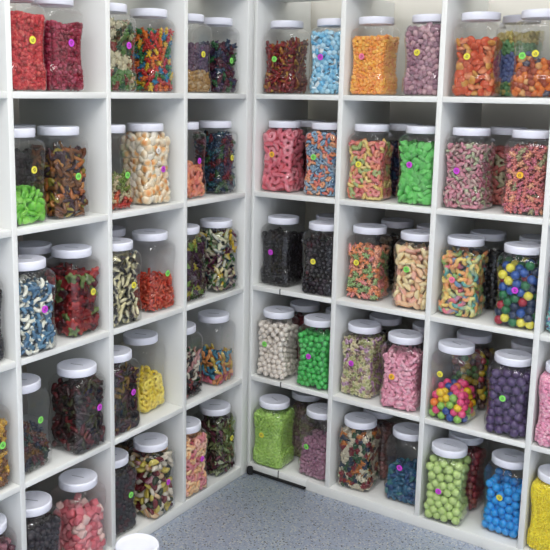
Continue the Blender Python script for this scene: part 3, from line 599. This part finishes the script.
def pour():
    for ji, j in enumerate(JARS):
        rng = np.random.default_rng(100+ji)
        base, rz = local_frame(j['unit'], j['c'], j['row'], j['u'], j['v'])
        wob = rng.uniform(-.07, .07) if j['unit'] in 'RL' else 0
        j['base'], j['rz'] = base, rz+wob
        V, F, tn, pk = SHAPES[j['shape']]
        r = j['size']*pk
        P = shell_points(r, j['fill'], j['slope'], ji, rng) if j['tiny'] else pack(r, j['fill'], j['slope'], ji, rng)
        s, nn = sdf(P); tz = top_z(P, j['fill'], j['slope'], ji)
        keep = (s > -5.2*r) | (P[:, 2] > tz-4.2*r)
        P, s, nn, tz = P[keep], s[keep], nn[keep], tz[keep]
        cs, sn = math.cos(j['rz']), math.sin(j['rz']); RZ = np.array([[cs, -sn, 0], [sn, cs, 0], [0, 0, 1]])
        w = np.array([c[3] if len(c) > 3 else 1 for c in j['cols']], float); w /= w.sum()
        elong = j['shape'] not in ('ball', 'nugget', 'grain', 'cube')
        Vs = V*j['size']
        for i in range(len(P)):
            if elong and -s[i] < 2.1*r: R = rot_to((nn[i, 0], nn[i, 1], 0), rng, 1.1 if j['shape'] in ('drop', 'ring', 'wedge', 'disc') else .4)
            elif elong and P[i, 2] > tz[i]-2*r: R = rot_to((0, 0, 1), rng, .6)
            else: R = rand_rot(rng)
            p = P[i].copy()
            Q = None
            if not j['tiny'] and j['shape'] != 'ball' and (-s[i] < 3*j['size'] or P[i, 2] < 2*j['size']):
                # soft candy: part of the push-back moves the piece, the rest flattens it against the plastic
                Q = Vs@R.T+p; q, qn = sdf(Q); k = int(q.argmax())
                if q[k] > 0: p[:2] -= qn[k]*q[k]*.45
                lo = (Vs@R.T)[:, 2].min()+p[2]
                if lo < .003: p[2] += (.003-lo)*.5
                Q = Vs@R.T+p; q, qn = sdf(Q); o = np.maximum(q, 0)
                if o.max() > .0003 or Q[:, 2].min() < .0027:
                    Q[:, :2] -= qn*(o+.0002*(o > 0))[:, None]; Q[:, 2] = np.maximum(Q[:, 2], .003)
                    Q = (Q-p)@R
                else: Q = None
            if j['lay']:
                ci = j['lay'](P[i], rng)
            else: ci = int(rng.choice(len(w), p=w))
            CANDY.append(dict(j=ji, p=p, R=R, ci=ci, Q=Q, wp=RZ@p+base, WR=RZ@R, rad=j['size']*(.97 if j['shape'] == 'ball' else max(pk*1.25, .5)), vis=0))

def count_visible():
    S = 2; n = 550*S
    buf = np.full((n, n), -1, np.int32)
    W = np.array([c['wp'] for c in CANDY]); X, Y, Zd = project(W)
    order = np.argsort(-Zd)
    yy, xx = np.mgrid[0:n, 0:n]
    masks = {}
    for j in JARS:
        if j['unit'] == 'F': continue
        key = (j['unit'], j['c'], j['row'])
        if key not in masks:
            qx, qy, _ = project(cell_quad(*key)); m = np.ones((n, n), bool)
            for a in range(4):
                b = (a+1) % 4; m &= ((qx[b]-qx[a])*(yy/S-qy[a])-(qy[b]-qy[a])*(xx/S-qx[a])) <= 0
            masks[key] = m
    jm = [masks.get((j['unit'], j['c'], j['row'])) for j in JARS]
    for i in order:
        c = CANDY[i]; r = c['rad']*CAM['f']/Zd[i]*S; x, y = X[i]*S, Y[i]*S
        x0, x1, y0, y1 = max(0, int(x-r)), min(n, int(x+r)+2), max(0, int(y-r)), min(n, int(y+r)+2)
        if x0 >= x1 or y0 >= y1: continue
        g = ((xx[y0:y1, x0:x1]-x)**2+(yy[y0:y1, x0:x1]-y)**2 <= r*r)
        m = jm[c['j']]
        if m is not None: g &= m[y0:y1, x0:x1]
        buf[y0:y1, x0:x1][g] = i
    ids, ct = np.unique(buf[buf >= 0], return_counts=True)
    for i, k in zip(ids, ct): CANDY[i]['vis'] = k/(S*S)

MAX_SINGLE = 3600
def build_candy():
    ok = [i for i, c in enumerate(CANDY) if not JARS[c['j']]['tiny'] and c['vis'] >= 6]
    ok.sort(key=lambda i: -CANDY[i]['vis']); ok = ok[:MAX_SINGLE]
    perstem = {}; single = set()
    for i in ok:
        st = JARS[CANDY[i]['j']]['stem']
        if perstem.get(st, 0) < 300: perstem[st] = perstem.get(st, 0)+1; single.add(i)
    print('CANDY', len(CANDY), 'single', len(single), {k: v for k, v in perstem.items()})
    proto = {}
    for i in sorted(single):
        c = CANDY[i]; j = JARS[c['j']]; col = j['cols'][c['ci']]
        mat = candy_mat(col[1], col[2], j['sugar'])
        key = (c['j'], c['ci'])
        if key not in proto:
            o = bpy.data.objects.new(j['stem'], shape_mesh(j['shape'], j['size'], mat, j['stem']))
            lab = '%s %s in the jar of %s' % (col[0], j['noun'], j['phrase']) if not j['phrase'].startswith(col[0]+' ') or len(j['cols']) > 1 else '%s in the jar of %s' % (j['noun'], j['phrase'])
            tag(o, lab, 'candy', '%s %s pieces in jar of %s' % (col[0], j['noun'], j['phrase']))
            proto[key] = o
        else: o = proto[key].copy()
        if c['Q'] is not None:
            V, F, tn, _ = SHAPES[j['shape']]; me = bpy.data.meshes.new(j['stem']); fill_mesh(me, c['Q'], F, tn, None); me.materials.append(mat); o.data = me
        COL.objects.link(o)
        M = np.eye(4); M[:3, :3] = c['WR']; M[:3, 3] = c['wp']; o.matrix_world = Matrix(M.tolist())
    # the rest of each jar
    rest = {}
    for i, c in enumerate(CANDY):
        if i not in single: rest.setdefault(c['j'], []).append(c)
    for ji, L in rest.items():
        j = JARS[ji]; sh = 'ball_lo' if j['shape'] == 'ball' else j['shape']
        V, F, tn, _ = SHAPES[sh]; V = V*j['size']; nv = len(V)
        R = np.array([c['WR'] for c in L]); P = np.array([c['wp'] for c in L])-j['base']
        VL = np.array([V if c['Q'] is None or sh == 'ball_lo' else c['Q'] for c in L])
        VV = (np.einsum('nij,nvj->nvi', R, VL)+P[:, None, :]).reshape(-1, 3)
        FF = (F[None]+(np.arange(len(L))*nv)[:, None, None]).reshape(-1, 3)
        MI = np.repeat(np.array([c['ci'] for c in L]), len(F)); TT = np.tile(tn, len(L))
        mats = [candy_mat(c[1], c[2], j['sugar']) for c in j['cols']]
        if j['tiny']:       # solid heart of the heap
            cv, cf = core_box(j); k = len(VV)
            cs, sn = math.cos(j['rz']), math.sin(j['rz']); cv = cv@np.array([[cs, -sn, 0], [sn, cs, 0], [0, 0, 1]]).T
            VV = np.concatenate([VV, cv]); FF = np.concatenate([FF, cf+k]); MI = np.concatenate([MI, np.zeros(len(cf), int)]); TT = np.concatenate([TT, np.zeros(len(cv))])
        me = bpy.data.meshes.new(j['stem']+'_fill'); fill_mesh(me, VV, FF, TT, MI)
        for m in mats: me.materials.append(m)
        nm = j['stem']+'_heap'
        o = link(nm, me, None, None, tuple(j['base']))
        tag(o, ('heap of tiny pieces filling the jar of %s' if j['tiny'] else 'remaining pieces heaped in the jar of %s') % j['phrase'], 'candy', None, 'stuff')
def core_box(j):
    r = j['size']*SHAPES[j['shape']][3]; zs = [z for z, *_ in PROF if .006 < z < j['fill']-3*r]+[j['fill']-3*r]
    rings = []
    for z in zs:
        hx, hy, rc = [float(a) for a in prof(z)]; rings.append(ring(z, hx-MARG-2.6*r, hy-MARG-2.6*r, max(rc-2.6*r, .004)))
    V, F, tn = tri_arrays(loft(rings), lambda x, y, z: 0)
    return V, F

def build_jars():
    for ji, j in enumerate(JARS):
        st = j['sticker']
        gv = None
        if j['row'] >= 2 and not j['back'] and j['unit'] != 'F':
            gv = (.55 if j['unit'] == 'L' else -.25)+random.uniform(-.3, .3)
        g = {'R': 'candy jars on the right shelving unit', 'L': 'candy jars on the left shelving unit', 'F': None}[j['unit']]
        make_jar(tuple(j['base']), j['rz'], 'clear plastic jar of %s' % j['phrase'] if j['unit'] != 'F' else 'white-lidded jar of %s' % j['phrase'], g, st, j['spos'], gv)

# ------------------------------------------------------------------ camera and light
def camera():
    cd = bpy.data.cameras.new('camera'); co = bpy.data.objects.new('camera', cd); COL.objects.link(co)
    M = Matrix(((RX[0], UX[0], -FX[0], CAM['c'][0]), (RX[1], UX[1], -FX[1], CAM['c'][1]), (RX[2], UX[2], -FX[2], CAM['c'][2]), (0, 0, 0, 1)))
    co.matrix_world = M; cd.sensor_width = 36; cd.lens = CAM['f']/550*36
    cd.shift_x = -CAM['px']/550; cd.shift_y = CAM['py']/550; cd.clip_start = .05
    SC.camera = co
def area(name, loc, target, size, sy, power, col=(1, 1, 1)):
    ld = bpy.data.lights.new(name, 'AREA'); ld.shape = 'RECTANGLE'; ld.size = size; ld.size_y = sy; ld.energy = power; ld.color = col
    o = bpy.data.objects.new(name, ld); COL.objects.link(o); o.location = loc
    o.rotation_euler = (Vector(target)-Vector(loc)).to_track_quat('-Z', 'Y').to_euler()
def lights():
    area('ceiling_and_fill_light', (1.3, -1.6, 2.72), (1.3, -1.6, 0), 1.2, .25, 22, (1, .98, .97))  # main ceiling panel
    area('ceiling_and_fill_light', (2.3, -3.2, 2.72), (2.0, -2.8, 0), 1.2, .3, 20, (1, .98, .97))  # added fill lamp further out, no fixture known there
    area('ceiling_and_fill_light', (.9, -3.0, 2.72), (.8, -2.6, 0), 1.2, .3, 15, (1, .98, .97))  # another unseen lamp added only for fill
    w = bpy.data.worlds.new('store_ambient'); SC.world = w; w.use_nodes = True
    nt = w.node_tree; bg = nt.nodes['Background']
    tc = N(nt, 'ShaderNodeTexCoord'); sx = N(nt, 'ShaderNodeSeparateXYZ'); nt.links.new(tc.outputs['Generated'], sx.inputs[0])
    cr = N(nt, 'ShaderNodeValToRGB'); el = cr.color_ramp.elements     # a shop: dim at eye level, bright ceiling
    mr = N(nt, 'ShaderNodeMapRange'); mr.inputs[1].default_value = -1; nt.links.new(sx.outputs[2], mr.inputs[0])
    el[0].position = .0; el[0].color = (.45, .45, .45, 1); el[1].position = 1; el[1].color = (1.0, 1.0, .98, 1)
    for p, v in ((.48, .60), (.56, .72), (.66, .92)):
        e = el.new(p); e.color = (v, v, v*.99, 1)
    nt.links.new(mr.outputs[0], cr.inputs[0])
    wv = N(nt, 'ShaderNodeTexWave', Scale=3.2, bands_direction='X'); nt.links.new(tc.outputs['Generated'], wv.inputs['Vector'])
    gt = N(nt, 'ShaderNodeMath', operation='GREATER_THAN'); gt.inputs[1].default_value = .975; nt.links.new(wv.outputs['Fac'], gt.inputs[0])  # bright overhead bands added for streaky highlights on the jars
    up = N(nt, 'ShaderNodeMath', operation='GREATER_THAN'); up.inputs[1].default_value = .28; nt.links.new(sx.outputs[2], up.inputs[0])
    mu = N(nt, 'ShaderNodeMath', operation='MULTIPLY'); nt.links.new(gt.outputs[0], mu.inputs[0]); nt.links.new(up.outputs[0], mu.inputs[1])
    st = N(nt, 'ShaderNodeMath', operation='MULTIPLY_ADD'); st.inputs[1].default_value = 8; st.inputs[2].default_value = .60; nt.links.new(mu.outputs[0], st.inputs[0])
    nt.links.new(cr.outputs[0], bg.inputs[0]); nt.links.new(st.outputs[0], bg.inputs[1])
    SC.view_settings.view_transform = 'Standard'; SC.view_settings.look = 'None'; SC.view_settings.exposure = 0
    SC.cycles.transparent_max_bounces = 32; SC.cycles.max_bounces = 8; SC.cycles.caustics_reflective = False; SC.cycles.caustics_refractive = False

setting(); units(); pour(); count_visible(); build_jars(); make_jar((.298, -1.0, 0), .9, 'jar with a plain white lid standing on the floor before the left shelves', None); build_candy(); camera(); lights()
